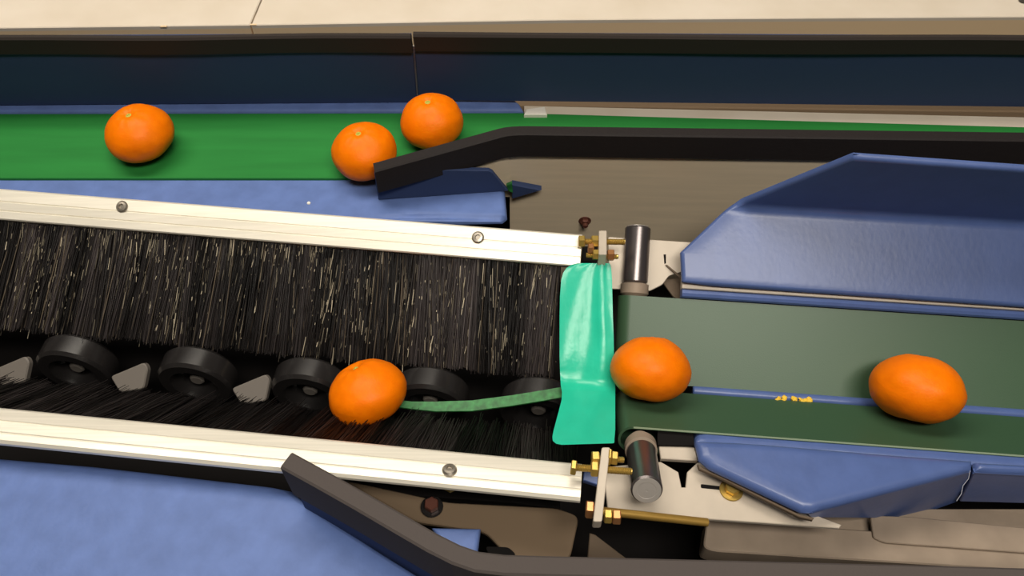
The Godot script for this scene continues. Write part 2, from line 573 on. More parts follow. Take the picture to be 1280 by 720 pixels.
# ---------------------------------------------------------------- rear conveyor, ledge, navy guards, bench
func rear_line() -> void:
	# the belt bends a little where two machine sections meet
	var back := [Vector2(-160, 142.5), Vector2(648, 141), Vector2(1440, 163)]
	begin()
	var poly := PackedVector3Array([at(-160, 222.5, 0.952), at(-160, 142.5, 0.952), at(648, 141, 0.952), at(1440, 163, 0.952), Vector3(0.62, 0.952, -0.2065), Vector3(0.0, 0.952, -0.2065), at(420, 222.5, 0.952)])
	prism(poly, Vector3(0, -0.004, 0), 0.0006)
	tag(obj("rear_belt", M.green_belt), "flat bright green conveyor belt carrying three mandarins at the back", "conveyor belt")
	# blue ledge behind the belt
	begin()
	pillow(flat_outline([Vector2(-160, 145), Vector2(655, 143), Vector2(650, 134), Vector2(640, 126), Vector2(-160, 128)], 0.948), flat_place(0.948), 0.005, 0.003, [], 10)
	tag(obj("blue_ledge", M.blue_vinyl), "narrow blue vinyl ledge between the bright green belt and the left navy guard", "ledge")
	# cream ledge to the right
	begin()
	prism(ats([Vector2(655, 144), Vector2(655, 132), Vector2(1440, 150), Vector2(1440, 165)], 0.951), Vector3(0, -0.004, 0), 0.0005)
	tag(obj("cream_ledge", M.cream), "narrow cream metal strip behind the right stretch of bright green belt", "ledge")
	begin()
	prism(ats([Vector2(655, 143), Vector2(658, 136), Vector2(681, 133), Vector2(684, 143)], 0.956), Vector3(0, -0.005, 0), 0.0006)
	tag(obj("white_tab", M.fleck), "small white tab at the left end of the cream strip", "tab")
	# navy guard panels
	var zl := at(300, 130, SILL).z
	var lean := Vector3(0, 0.97, 0.16).normalized()   # the guards lean over the belt a little
	for k in 2:
		var x0: float = -160.0 if k == 0 else 523.0
		var x1: float = 517.0 if k == 0 else 1440.0
		var base: Array = [at(-160, 134, SILL), at(519, 128.5, SILL)] if k == 0 else [at(524, 125.5, SILL + 0.003), at(1440, 137, SILL + 0.003)]
		var n: Vector3 = (base[1] - base[0]).cross(lean).normalized()
		var b0: Vector3 = on_plane(x0, (133.0 if k == 0 else 125.5), base[0], n)
		var b1: Vector3 = on_plane(x1 + (4.0 if k == 0 else 0.0), (128.5 if k == 0 else 136.0), base[0], n)
		var t0: Vector3 = on_plane(x0 - 6.0, (51.0 if k == 0 else 46.0), base[0], n)
		var t1: Vector3 = on_plane(x1 - 3.0, (47.5 if k == 0 else 51.5), base[0], n)
		var t := thing("navy_guard", "left navy guard panel behind the bright green belt, with rubber top edge" if k == 0 else "right navy guard panel above the cream strip, with rubber top edge", "guard panel", (b0 + b1) / 2.0)
		begin()
		prism(PackedVector3Array([t0, t1, b1, b0]), -n * 0.006 * signf(n.z), 0.0008)
		obj("panel", M.navy_vinyl, t)
		begin()
		var path := PackedVector3Array()
		for i in 13:
			var f := i / 12.0
			path.append(t0.lerp(t1, f) + Vector3(0, 0.0006 * sin(f * 9.0 + k), 0.0004 * sin(f * 14.0)))
		sweep(path, lean, chamfered(0.0065, 0.021, 0.0018, -0.0035, -0.017))
		obj("rubber_edge", M.edge_rubber, t)
	# bright strip in the joint between the two panels
	begin()
	prism(PackedVector3Array([on_plane(514, 58, Vector3(0, SILL, zl - 0.006), Vector3(0, 0, 1)), on_plane(519, 58, Vector3(0, SILL, zl - 0.006), Vector3(0, 0, 1)), on_plane(524, 126, Vector3(0, SILL, zl - 0.006), Vector3(0, 0, 1)), on_plane(519, 126, Vector3(0, SILL, zl - 0.006), Vector3(0, 0, 1))]), Vector3(0, 0, -0.002))
	tag(obj("joint_strip", M.bright_steel), "thin bright metal strip in the joint between the two navy guard panels", "strip")
	# brown sill shadow strip under the right panel
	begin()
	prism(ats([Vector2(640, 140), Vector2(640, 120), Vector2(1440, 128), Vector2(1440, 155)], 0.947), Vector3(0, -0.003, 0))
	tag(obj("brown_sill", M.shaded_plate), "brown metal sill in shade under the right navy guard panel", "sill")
	# cream bench behind
	for k in 2:
		var e: Array = [Vector2(-160, 36.5), Vector2(312, 31.0)] if k == 0 else [Vector2(314, 31.0), Vector2(700, 24.5), Vector2(1440, 19.5)]
		var h := 1.02
		var front := ats(e, h)
		var seam_a := Vector3(0.02, 0, -0.0)
		var list := PackedVector3Array()
		if k == 0:
			var c := at(323.5, 4.0, h)
			var d := c + (c - front[1]).normalized() * 0.45
			list = PackedVector3Array([front[0], front[1], c, d, Vector3(front[0].x - 0.1, h, d.z)])
		else:
			var c := at(325.5, 4.0, h)
			var d := c + (c - front[0]).normalized() * 0.45
			list = PackedVector3Array([c, front[0], front[1], front[2], Vector3(front[2].x + 0.1, h, d.z), d])
		begin()
		prism(list, Vector3(0, -0.004, 0), 0.0008)
		var t := obj("bench_top", M.cream)
		tag(t, "cream bench top left of the fine seam at the back" if k == 0 else "long cream bench top right of the fine seam at the back", "bench")
		begin()
		var dn := Vector3(0, -0.004, 0)
		if k == 0:
			prism(PackedVector3Array([front[0] + dn, front[1] + dn, front[1] + dn + Vector3(0, 0, -0.02), front[0] + dn + Vector3(0, 0, -0.02)]), Vector3(0, -0.05, 0))
		else:
			prism(PackedVector3Array([front[0] + dn, front[1] + dn, front[2] + dn, front[2] + dn + Vector3(0, 0, -0.02), front[0] + dn + Vector3(0, 0, -0.02)]), Vector3(0, -0.05, 0))
		obj("front_edge", M.tan_edge, t)
		begin()
		var mid := (list[0] + list[3]) / 2.0
		box(Vector3(-0.5 if k == 0 else 0.23, 0.508, -0.56), Vector3(0.4 if k == 0 else 0.8, 1.016, 0.3))
		obj("cabinet", M.cream, t)
		if k == 1:
			begin()
			var kc := at(1278, 2, 1.02)
			rod(kc, kc + Vector3(0, 0.01, 0), 0.004, 16, 0.001)
			obj("stud", M.black_plastic, t)
		for q in ([Vector2(204, 33.2)] if k == 0 else [Vector2(316.5, 31.0)]):
			begin()
			var c := at(q.x, q.y, h)
			box(c + Vector3(0, -0.0004, -0.0008), Vector3(0.006, 0.001, 0.002), 0.0002)
			tag(obj("chip", M.tan_edge, t), "small brown chip in the cream paint")

# ---------------------------------------------------------------- steel divider with rubber capped guard
func divider() -> void:
	var zb := -0.2030
	var a := at(467, 208, 0.992)
	var b := at(637, 161, 1.010)
	var c := at(1440, 171.5, 1.010)
	var t := thing("divider_guard", "steel divider wall with black rubber cap between bright green belt and blue pads", "divider", Vector3(0.2, 0.80, zb))
	# steel wall: vertical, from below the deck to the cap
	begin()
	var w := PackedVector3Array([b + Vector3(-0.075, -0.008, 0.010), b + Vector3(0, -0.004, 0.003), c + Vector3(0, -0.004, 0.003), Vector3(c.x, 0.803, c.z + 0.003), Vector3(0.002, 0.803, b.z + 0.003), Vector3(0.002, 0.93, b.z + 0.003)])
	var wall := PackedVector3Array([b + Vector3(0, -0.004, 0.003), c + Vector3(0, -0.004, 0.003), Vector3(c.x, 0.803, c.z + 0.003), Vector3(b.x, 0.803, b.z + 0.003)])
	prism(wall, Vector3(0, 0, -0.003))
	obj("steel_wall", M.steel_panel, t)
	begin()
	var s0 := a.lerp(b, 0.35) + Vector3(0, -0.006, 0.003)
	var s1 := b + Vector3(0, -0.004, 0.0035)
	prism(PackedVector3Array([s0, s1, Vector3(s1.x, 0.93, s1.z), Vector3(s0.x, 0.957, s0.z)]), Vector3(0, 0, -0.003))
	obj("angled_wall", M.steel_panel, t)
	begin()
	var path := PackedVector3Array()
	for i in 5:
		path.append(a.lerp(b, i / 5.0))
	for i in 5:
		var f := i / 4.0
		var p0 := a.lerp(b, 0.93)
		var p1 := b.lerp(c, 0.03)
		path.append(p0.lerp(b, f).lerp(b.lerp(p1, f), f))
	for i in 6:
		path.append(b.lerp(c, 0.1 + 0.18 * i))
	sweep(path, Vector3.UP, chamfered(0.0115, 0.027, 0.0012, -0.005, -0.027))
	obj("rubber_cap", M.rubber, t)
	# navy diverter face at its left end
	var d0 := at(472, 250, DECK)
	var d1 := at(634, 238, DECK)
	var n := (d1 - d0).cross(Vector3.UP).normalized()
	if n.z < 0: n = -n
	begin()
	var face := PackedVector3Array()
	for q in [Vector2(468, 218), Vector2(520, 212), Vector2(611, 213.5), Vector2(616, 216), Vector2(635, 239), Vector2(473, 250)]:
		face.append(on_plane(q.x, q.y, d0, n))
	prism(face, -n * 0.004, 0.0006)
	tag(obj("diverter_face", M.navy_vinyl, t), "navy vinyl face under the rubber cap")
	# dark red screw in the wall
	var sc := thing("wall_screw", "rusty dark red screw on the steel wall above the brush rail end", "screw", on_plane(731, 275, b, Vector3(0, 0, 1)))
	begin()
	var s := on_plane(731, 275, b + Vector3(0, 0, 0.003), Vector3(0, 0, 1))
	hexagon(s + Vector3(0, 0, 0.0002), s + Vector3(0, 0, 0.005), 0.0045)
	obj("head", M.rust, sc)
	begin()
	rod(s, s + Vector3(0, 0, 0.0018), 0.0062, 20, 0.0004)
	obj("washer", M.rust, sc)
	begin()
	rod(s + Vector3(0, 0, 0.005), s + Vector3(0, 0, 0.009), 0.0026, 12, 0.0005)
	obj("shank", M.rust, sc)
	# navy pointed flap with a green shred
	begin()
	var q0 := Vector3(0, 0, -0.192)
	prism(PackedVector3Array([on_plane(640, 231, q0, Vector3(0, 0, 1)), on_plane(677, 238, q0, Vector3(0, 0, 1)), on_plane(640, 249, q0, Vector3(0, 0, 1))]), Vector3(0, 0, -0.006), 0.0006)
	tag(obj("pointed_flap", M.navy_vinyl), "small pointed navy flap sticking out on the steel wall", "flap")
	begin()
	prism(PackedVector3Array([on_plane(633, 232, q0, Vector3(0, 0, 1)), on_plane(640, 229, q0, Vector3(0, 0, 1)), on_plane(641, 241, q0, Vector3(0, 0, 1)), on_plane(636, 239, q0, Vector3(0, 0, 1))]), Vector3(0, 0, -0.003))
	tag(obj("green_shred", M.green_strap), "tiny green shred beside the pointed navy flap", "shred")
	# blue deck between belt and brush rail
	begin()
	pillow(flat_outline([Vector2(-160, 224), Vector2(420, 224), Vector2(630, 226), Vector2(634, 274), Vector2(628, 279), Vector2(506, 276), Vector2(460, 287), Vector2(-160, 238)], 0.942), flat_place(0.942), 0.007, 0.005, [], 24)
	tag(obj("blue_deck", M.blue_vinyl), "blue vinyl deck between the bright green belt and the rear brush rail", "deck")
	begin()
	var w0 := at(-160, 243, 0.935)
	prism(ats([Vector2(-160, 226), Vector2(600, 229), Vector2(600, 268), Vector2(506, 268), Vector2(460, 272), Vector2(-160, 232)], 0.941), Vector3(0, -0.138, 0))
	tag(obj("deck_support", M.black), "black support block under the blue deck", "support")
	begin()
	var fl := at(386, 254, 0.9492)
	lathe(fl, Vector3.UP, [Vector2(0.0018, 0), Vector2(0.0014, 0.0009), Vector2(0, 0.0012)], 8)
	tag(obj("paper_fleck", M.fleck), "tiny white fleck lying on the blue deck", "fleck")

# ---------------------------------------------------------------- brush trough
func bristle_mesh() -> ArrayMesh:
	begin()
	sg = 1
	var n := 4
	var rows := [Vector3(0, 0, 1.0), Vector3(0.0, 0.35, 1.0), Vector3(0.012, 0.7, 0.95), Vector3(0.035, 1.0, 0.6)]   # bow, way down, width
	for i in rows.size() - 1:
		for k in n:
			var a := TAU * k / n
			var b := TAU * ((k + 1) % n) / n
			var p: Vector3 = rows[i]
			var q: Vector3 = rows[i + 1]
			var da := Vector3(cos(a), 0, sin(a)) * 0.5
			var db := Vector3(cos(b), 0, sin(b)) * 0.5
			var op := Vector3(0, p.y, p.x * 12.0)
			var oq := Vector3(0, q.y, q.x * 12.0)
			quad(op + da * p.z, op + db * p.z, oq + db * q.z, oq + da * q.z, da + db)
	st.generate_normals()
	return st.commit()

func bristles(called: String, f: Dictionary, parent: Node3D, a0: float, a1: float, count: int, root_s: float, length: Callable, lift: Callable, lean: Callable, dusty: float) -> void:
	var mm := MultiMesh.new()
	mm.transform_format = MultiMesh.TRANSFORM_3D
	mm.use_colors = true
	var me := bristle_mesh()
	me.surface_set_material(0, M.bristle)
	mm.mesh = me
	var flecks := int(count * dusty)
	mm.instance_count = count + flecks
	var clump := FastNoiseLite.new()
	clump.seed = 11
	clump.frequency = 60.0
	clump.fractal_octaves = 2
	var patch := FastNoiseLite.new()
	patch.seed = 5
	patch.frequency = 14.0
	var base := world_of(parent)
	for i in count + flecks:
		var short_ := i >= count
		var a := lerpf(a0, a1, rng.randf())
		var c := clump.get_noise_1d(a)
		var l: float = length.call(a) * (1.0 + 0.015 * rng.randfn() + 0.02 * c)
		var h: float = lift.call(a) + rng.randf() * 0.006 + c * 0.004
		var k: float = lean.call(a) + 0.10 * c + 0.025 * rng.randfn()
		var dir: Vector3 = (-f.w + f.u * k + f.n * (0.05 * rng.randfn())).normalized()
		var root: Vector3 = fpt(f, a, root_s, h)
		var wide := rng.randf_range(0.0007, 0.0012)
		var col := Color(0.022, 0.018, 0.018) * rng.randf_range(0.5, 1.6)
		if short_ and patch.get_noise_1d(a) < 0.05 and rng.randf() < 0.7:
			a = lerpf(a0, a1, rng.randf())
			root = fpt(f, a, root_s, h)
		var d := patch.get_noise_2d(a, 0.0)
		col = col * clampf(1.0 + 2.2 * clump.get_noise_2d(a * 0.45, 3.0), 0.25, 2.2)
		if dusty == 0.0:
			col = col * 0.55
			wide *= 0.8
		elif not short_ and rng.randf() < 0.07:
			col = Color(0.13, 0.1, 0.07) * rng.randf_range(0.3, 1.0)
		if short_:
			# dusty worn stretches
			var t := rng.randf()
			t = pow(t, 0.7) if d > 0 else t * t
			root = root + dir * (l * t * 0.9) + f.n * 0.0015
			l = 0.0012 + 0.018 * pow(rng.randf(), 2.2)
			wide = rng.randf_range(0.0004, 0.0009)
			col = Color(0.52, 0.45, 0.33) * (rng.randf_range(0.1, 0.6) if rng.randf() < 0.75 else rng.randf_range(0.7, 1.3))
		col.a = 1.0
		var side: Vector3 = dir.cross(f.n).normalized()
		var out: Vector3 = side.cross(dir).normalized()
		if out.dot(f.n) < 0: out = -out
		mm.set_instance_transform(i, Transform3D(Basis(side * wide, dir * l, out * wide), root - base))
		mm.set_instance_color(i, col)
	var o := MultiMeshInstance3D.new()
	o.name = called
	o.multimesh = mm
	tag(o, "", "", "", "stuff")
	parent.add_child(o, true)

func rail_screw(f: Dictionary, x: float, y: float, lift: float, parent: Node3D) -> void:
	var p := on_frame(x, y, f, lift)
	begin()
	lathe(p, f.n, [Vector2(0.0052, -0.0006), Vector2(0.0052, 0.0010), Vector2(0.0040, 0.0022), Vector2(0.0022, 0.0024), Vector2(0.0018, 0.0012), Vector2(0, 0.0012)], 20)
	obj("screw", M.screw_steel, parent)

func brush_trough() -> void:
	var f := brush_rear
	var a0 := a_at(-170, f, 0.11)
	var a1 := a_at(726, f, 0.117)
	var t := thing("rear_brush", "rear brush strip, aluminium rail with long dusty black bristles facing the camera", "brush", fpt(f, (a0 + a1) / 2, 0.03))
	# extruded rail: flat with three shallow ribs
	begin()
	var prof := PackedVector2Array([Vector2(0.1045, -0.004), Vector2(0.1045, 0.0045), Vector2(0.1055, 0.0055), Vector2(0.1115, 0.0055), Vector2(0.1120, 0.0048), Vector2(0.1126, 0.0048), Vector2(0.1131, 0.0056), Vector2(0.1195, 0.0056), Vector2(0.1200, 0.0049), Vector2(0.1206, 0.0049), Vector2(0.1211, 0.0056), Vector2(0.1305, 0.0050), Vector2(0.1318, 0.0038), Vector2(0.1318, -0.002), Vector2(0.118, -0.004)])
	extrude(f, a0, a1, prof)
	obj("rail", M.aluminium, t)
	for q in [Vector2(153, 258.5), Vector2(597.5, 297)]:
		rail_screw(f, q.x, q.y, 0.0052, t)
	begin()
	var bf := make_frame(fpt(f, 0, 0.106, -0.002), 0.1055, 0.76, -1.0)
	extrude(bf, a0, a1 - 0.016, PackedVector2Array([Vector2(0.0, -0.004), Vector2(0.0, -0.006), Vector2(-0.080, -0.008), Vector2(-0.080, -0.006)]))
	obj("brush_backing", M.black, t)
	bristles("bristles", bf, t, a0, a1 - 0.016, 8000, 0.0, func(a: float) -> float: return lerpf(0.097, 0.094, clampf((a + 0.42) / 0.47, 0, 1)), func(_a: float) -> float: return -0.004, func(a: float) -> float: return lerpf(-0.16, 0.0, clampf((a + 0.42) / 0.35, 0, 1)), 0.7)
	# front brush
	f = brush_front
	a0 = a_at(-170, f, 0.11)
	a1 = a_at(727, f, 0.117)
	t = thing("front_brush", "front brush strip, narrow aluminium rail with black bristles pointing away from the camera", "brush", fpt(f, (a0 + a1) / 2, 0.03))
	# rail leans flatter than the bristles: built in a frame of its own
	var g := make_frame(fpt(f, 0, 0.104), 0.1055, 0.20, 1.0)
	begin()
	prof = PackedVector2Array([Vector2(0.0, -0.010), Vector2(-0.0004, 0.0028), Vector2(0.0010, 0.0040), Vector2(0.0022, 0.0045), Vector2(0.0112, 0.0045), Vector2(0.0118, 0.0036), Vector2(0.0124, 0.0036), Vector2(0.0130, 0.0042), Vector2(0.0205, 0.0032), Vector2(0.0210, 0.0024), Vector2(0.0216, 0.0024), Vector2(0.0221, 0.0027), Vector2(0.0262, 0.0012), Vector2(0.0278, -0.0010), Vector2(0.0278, -0.003), Vector2(0.0262, -0.0055), Vector2(0.004, -0.010)])
	extrude(g, a0, a1, prof)
	obj("rail", M.aluminium, t)
	rail_screw(g, 562, 588, 0.0035, t)
	begin()
	var np := on_frame(563, 603, g, -0.012)
	hexagon(np, np - g.n * 0.006, 0.005)
	obj("nut", M.yellow_zinc, t)
	begin()
	bf = make_frame(fpt(f, 0, 0.106, -0.004), 0.1055, 0.74, 1.0)
	extrude(bf, a0, a1 - 0.004, PackedVector2Array([Vector2(0.0, -0.004), Vector2(0.0, -0.006), Vector2(-0.080, -0.008), Vector2(-0.080, -0.006)]))
	obj("brush_backing", M.black, t)
	bristles("bristles", bf, t, a0, a1 - 0.004, 5500, 0.0, func(_a: float) -> float: return 0.074, func(_a: float) -> float: return -0.004, func(a: float) -> float: return lerpf(0.30, 0.0, clampf((a + 0.4) / 0.4, 0, 1)), 0.0)
	rollers()
	flap_and_strap()

func extrude(f: Dictionary, a0: float, a1: float, prof: PackedVector2Array) -> void:
	var rings := []
	for a in [a0, a1]:
		var ring := PackedVector3Array()
		for q in prof:
			ring.append(fpt(f, a, q.x, q.y))
		rings.append(ring)
	var np := prof.size()
	var area := 0.0
	for j in np:
		area += prof[j].cross(prof[(j + 1) % np])
	var turn := 1.0 if area > 0 else -1.0
	for j in np:
		var d := prof[(j + 1) % np] - prof[j]
		quad(rings[0][j], rings[0][(j + 1) % np], rings[1][(j + 1) % np], rings[1][j], (f.w * d.y - f.n * d.x) * turn)
	var ids := Geometry2D.triangulate_polygon(prof)
	for e in 2:
		for i in range(0, ids.size(), 3):
			tri(rings[e][ids[i]], rings[e][ids[i + 1]], rings[e][ids[i + 2]], f.u * (-1.0 if e == 0 else 1.0))

func rollers() -> void:
	var f := brush_rear
	var h: Vector3 = brush_front.h
	var names := ["first black roller from the left under the rear bristles", "second black roller from the left under the rear bristles", "third black roller from the left, just behind the rolling mandarin", "black roller to the right of the mandarin in the brush trough", "black roller half hidden behind the teal flap"]
	var xs := [Vector2(92, 468), Vector2(243, 483), Vector2(385, 497), Vector2(536, 509), Vector2(672, 522)]
	var proto: Node3D
	for i in xs.size():
		var c := at(xs[i].x, xs[i].y, 0.862) - h * 0.011
		if proto == null:
			proto = thing("conveyor_roller", names[0], "roller", c, "black rollers along the brush trough")
			begin()
			lathe(c - h * 0.011, h, [Vector2(0.0, 0), Vector2(0.0305, 0), Vector2(0.033, 0.003), Vector2(0.033, 0.019), Vector2(0.0305, 0.022), Vector2(0.0215, 0.022), Vector2(0.0205, 0.021), Vector2(0.0185, 0.006), Vector2(0.006, 0.006)], 48)
			obj("tyre", M.black_plastic, proto)
			begin()
			lathe(c - h * 0.005, h, [Vector2(0.0065, 0), Vector2(0.0065, 0.009), Vector2(0.005, 0.0105), Vector2(0, 0.0105)], 24)
			obj("hub", M.carrier_grey, proto)
		else:
			var d: Node3D = proto.duplicate()
			d.name = numbered("conveyor_roller", self)
			add_child(d, true)
			d.position = c
			tag(d, names[i])
	# pale carrier plates between the rollers
	var labels := ["grey carrier plate left of the first black roller", "grey carrier plate between the first and second black rollers", "grey carrier plate between the second and third black rollers"]
	var k := 0
	for q in [Vector2(12, 462), Vector2(160, 470), Vector2(312, 485)]:
		var c := at(q.x, q.y, 0.872)
		begin()
		var ex: Vector3 = f.u
		var ez := (h * 0.75 + Vector3.DOWN * 0.55).normalized()
		var pts := PackedVector3Array([c - ex * 0.016 + ez * 0.002, c + ex * 0.013 - ez * 0.013, c + ex * 0.017 - ez * 0.008, c + ex * 0.015 + ez * 0.010, c - ex * 0.006 + ez * 0.015])
		prism(rounded(pts, 0.003, 3), -ex.cross(ez).normalized() * signf(ex.cross(ez).dot(Vector3.UP)) * 0.006, 0.001)
		tag(obj("carrier_plate", M.carrier_grey), labels[k], "plate", "carrier plates between the rollers")
		k += 1

func flap_and_strap() -> void:
	# the teal sheet follows the V of the trough
	var rowsq := [[329, 722, 762], [331, 714, 763], [335, 708, 764], [341, 704, 764.5], [350, 701.5, 765], [370, 700, 765.5], [395, 699.5, 766], [420, 699.5, 767], [445, 699.5, 767.5], [462, 700, 768], [473, 700.5, 768.5], [482, 701, 769], [490, 702.5, 769], [500, 702, 769], [512, 699, 769], [525, 695.5, 769], [538, 692, 769], [546, 690.5, 768.5], [551, 691, 768], [554.5, 695, 768], [556, 702, 767]]
	var lift := 0.0135
	begin()
	sg = 1
	var grid := []
	var nc := 14
	for r in rowsq:
		var line := PackedVector3Array()
		for j in nc + 1:
			var t := j / float(nc)
			var x := lerpf(r[1], r[2], t)
			var y: float = r[0] - (1.0 - t) * 0.0 + t * (-2.0 if r[0] > 500 else 0.0)
			var pa := on_frame(x, y, brush_rear, lift)
			var pb := on_frame(x, y, brush_front, lift)
			# nearer of the two planes where they cross, rounded
			var da := (pa - EYE).length()
			var db := (pb - EYE).length()
			var m := clampf((db - da) / 0.012 * 0.5 + 0.5, 0, 1)
			var p := pb.lerp(pa, m)
			p += (EYE - p).normalized() * (-0.004 * m * (1 - m) + 0.0012 * sin(t * 9.0 + r[0] * 0.03) + 0.0035 * exp(-pow((t - 0.78) / 0.10, 2)) * clampf((490.0 - r[0]) / 100.0, 0, 1))
			line.append(p)
		grid.append(line)
	var th := 0.0012
	for side in 2:
		sg = side + 1
		for i in grid.size() - 1:
			for j in nc:
				var mid: Vector3 = (EYE - grid[i][j]).normalized()
				var o: Vector3 = mid * (-th * side)
				quad(grid[i][j] + o, grid[i][j + 1] + o, grid[i + 1][j + 1] + o, grid[i + 1][j] + o, mid * (1.0 - 2.0 * side))
	sg = -1
	for i in grid.size() - 1:
		for j in [0, nc]:
			var mid: Vector3 = (EYE - grid[i][j]).normalized() * -th
			quad(grid[i][j], grid[i + 1][j], grid[i + 1][j] + mid, grid[i][j] + mid, Vector3.LEFT if j == 0 else Vector3.RIGHT)
	for i in [0, grid.size() - 1]:
		for j in nc:
			var mid: Vector3 = (EYE - grid[i][j]).normalized() * -th
			quad(grid[i][j], grid[i][j + 1], grid[i][j + 1] + mid, grid[i][j] + mid, Vector3.FORWARD if i == 0 else Vector3.BACK)
	tag(obj("teal_flap", M.teal_flap), "soft teal plastic flap bent across the end of the brush trough", "flap")
	# green strap lying along the bottom
	begin()
	var ctr := [Vector2(488, 503), Vector2(515, 506.5), Vector2(545, 508), Vector2(590, 507), Vector2(640, 500.5), Vector2(680, 494), Vector2(700, 490.5), Vector2(708, 489)]
	var half := [4.0, 4.5, 6.0, 6.5, 6.5, 6.5, 6.5, 6.5]
	var up_ := PackedVector3Array()
	var dn_ := PackedVector3Array()
	for i in ctr.size():
		var lift2: float = 0.906
		up_.append(at(ctr[i].x, ctr[i].y - half[i], lift2))
		dn_.append(at(ctr[i].x, ctr[i].y + half[i], lift2 - 0.002))
	for i in ctr.size() - 1:
		for s in 2:
			sg = s + 1
			var o := Vector3(0, -0.0014 * s, 0)
			quad(up_[i] + o, up_[i + 1] + o, dn_[i + 1] + o, dn_[i] + o, Vector3.UP * (1.0 - 2.0 * s))
		sg = -1
		var t := Vector3(0, -0.0014, 0)
		quad(dn_[i], dn_[i + 1], dn_[i + 1] + t, dn_[i] + t, Vector3.BACK)
		quad(up_[i], up_[i + 1], up_[i + 1] + t, up_[i] + t, Vector3.FORWARD)
	tag(obj("green_strap", M.green_strap), "narrow green strap with dark smudges leading from the mandarin to the teal flap", "strap")

# ---------------------------------------------------------------- V belt
func loop_belt(f: Dictionary, s0: float, s1: float, x_end: float, r: float) -> void:
	var th := 0.0018
	var a0 := a_at(x_end, f, (s0 + s1) / 2)
	var a1 := a_at(1460, f, (s0 + s1) / 2)
	var outer := PackedVector2Array()   # (along, lift)
	outer.append(Vector2(a1, 0))
	for i in 17:
		var g := PI / 2 + PI * i / 16.0
		outer.append(Vector2(a0 + cos(g) * r, -r + sin(g) * r))
	outer.append(Vector2(a1, -2 * r))
	var inner := PackedVector2Array()
	for q in outer:
		var d := q - Vector2(minf(maxf(q.x, a0), a1), -r)
		inner.append(q - d.normalized() * th)
	var mid := Vector2(a0, -r)
	for i in outer.size() - 1:
		for side in 2:
			var l: PackedVector2Array = outer if side == 0 else inner
			sg = side + 1
			var n: Vector2 = Vector2(-(l[i + 1] - l[i]).y, (l[i + 1] - l[i]).x)
			if n.dot((l[i] + l[i + 1]) / 2 - Vector2(maxf((l[i].x + l[i + 1].x) / 2, a0), -r)) < 0: n = -n
			if side == 1: n = -n
			quad(fpt(f, l[i].x, s0, l[i].y), fpt(f, l[i + 1].x, s0, l[i + 1].y), fpt(f, l[i + 1].x, s1, l[i + 1].y), fpt(f, l[i].x, s1, l[i].y), f.u * n.x + f.n * n.y)
		sg = -1
		for s in [s0, s1]:
			quad(fpt(f, outer[i].x, s, outer[i].y), fpt(f, outer[i + 1].x, s, outer[i + 1].y), fpt(f, inner[i + 1].x, s, inner[i + 1].y), fpt(f, inner[i].x, s, inner[i].y), f.w * (-1.0 if s == s0 else 1.0))

func end_roller(f: Dictionary, x: float, s_from: float, s_neck: float, s_cap: float, label: String) -> void:
	var r := 0.0108
	var a := a_at(x, f, (s_neck + s_cap) / 2, -r)
	var t := thing("belt_roller", label, "roller", fpt(f, a, s_from, -r))
	var o := fpt(f, a, 0.0, -r)
	begin()
	lathe(o, f.w, [Vector2(0, s_from), Vector2(0.0088, s_from), Vector2(0.0088, s_neck - 0.012), Vector2(0.0118, s_neck - 0.009), Vector2(0.0118, s_neck - 0.0010), Vector2(0.0092, s_neck)], 40)
	obj("neck", M.taupe_plate, t)
	begin()
	lathe(o, f.w, [Vector2(0.0, s_neck - 0.0005), Vector2(0.0095, s_neck), Vector2(0.0108, s_neck + 0.0015), Vector2(0.0108, s_cap - 0.0015), Vector2(0.0095, s_cap)], 48)
	obj("sleeve", M.roller_steel, t)
	begin()
	lathe(o, f.w, [Vector2(0.0098, s_cap - 0.0008), Vector2(0.0096, s_cap + 0.0002), Vector2(0.0065, s_cap + 0.0003), Vector2(0.0063, s_cap + 0.0002), Vector2(0.001, s_cap + 0.0003), Vector2(0, s_cap + 0.0001)], 48)
	obj("end_face", M.bright_steel, t)

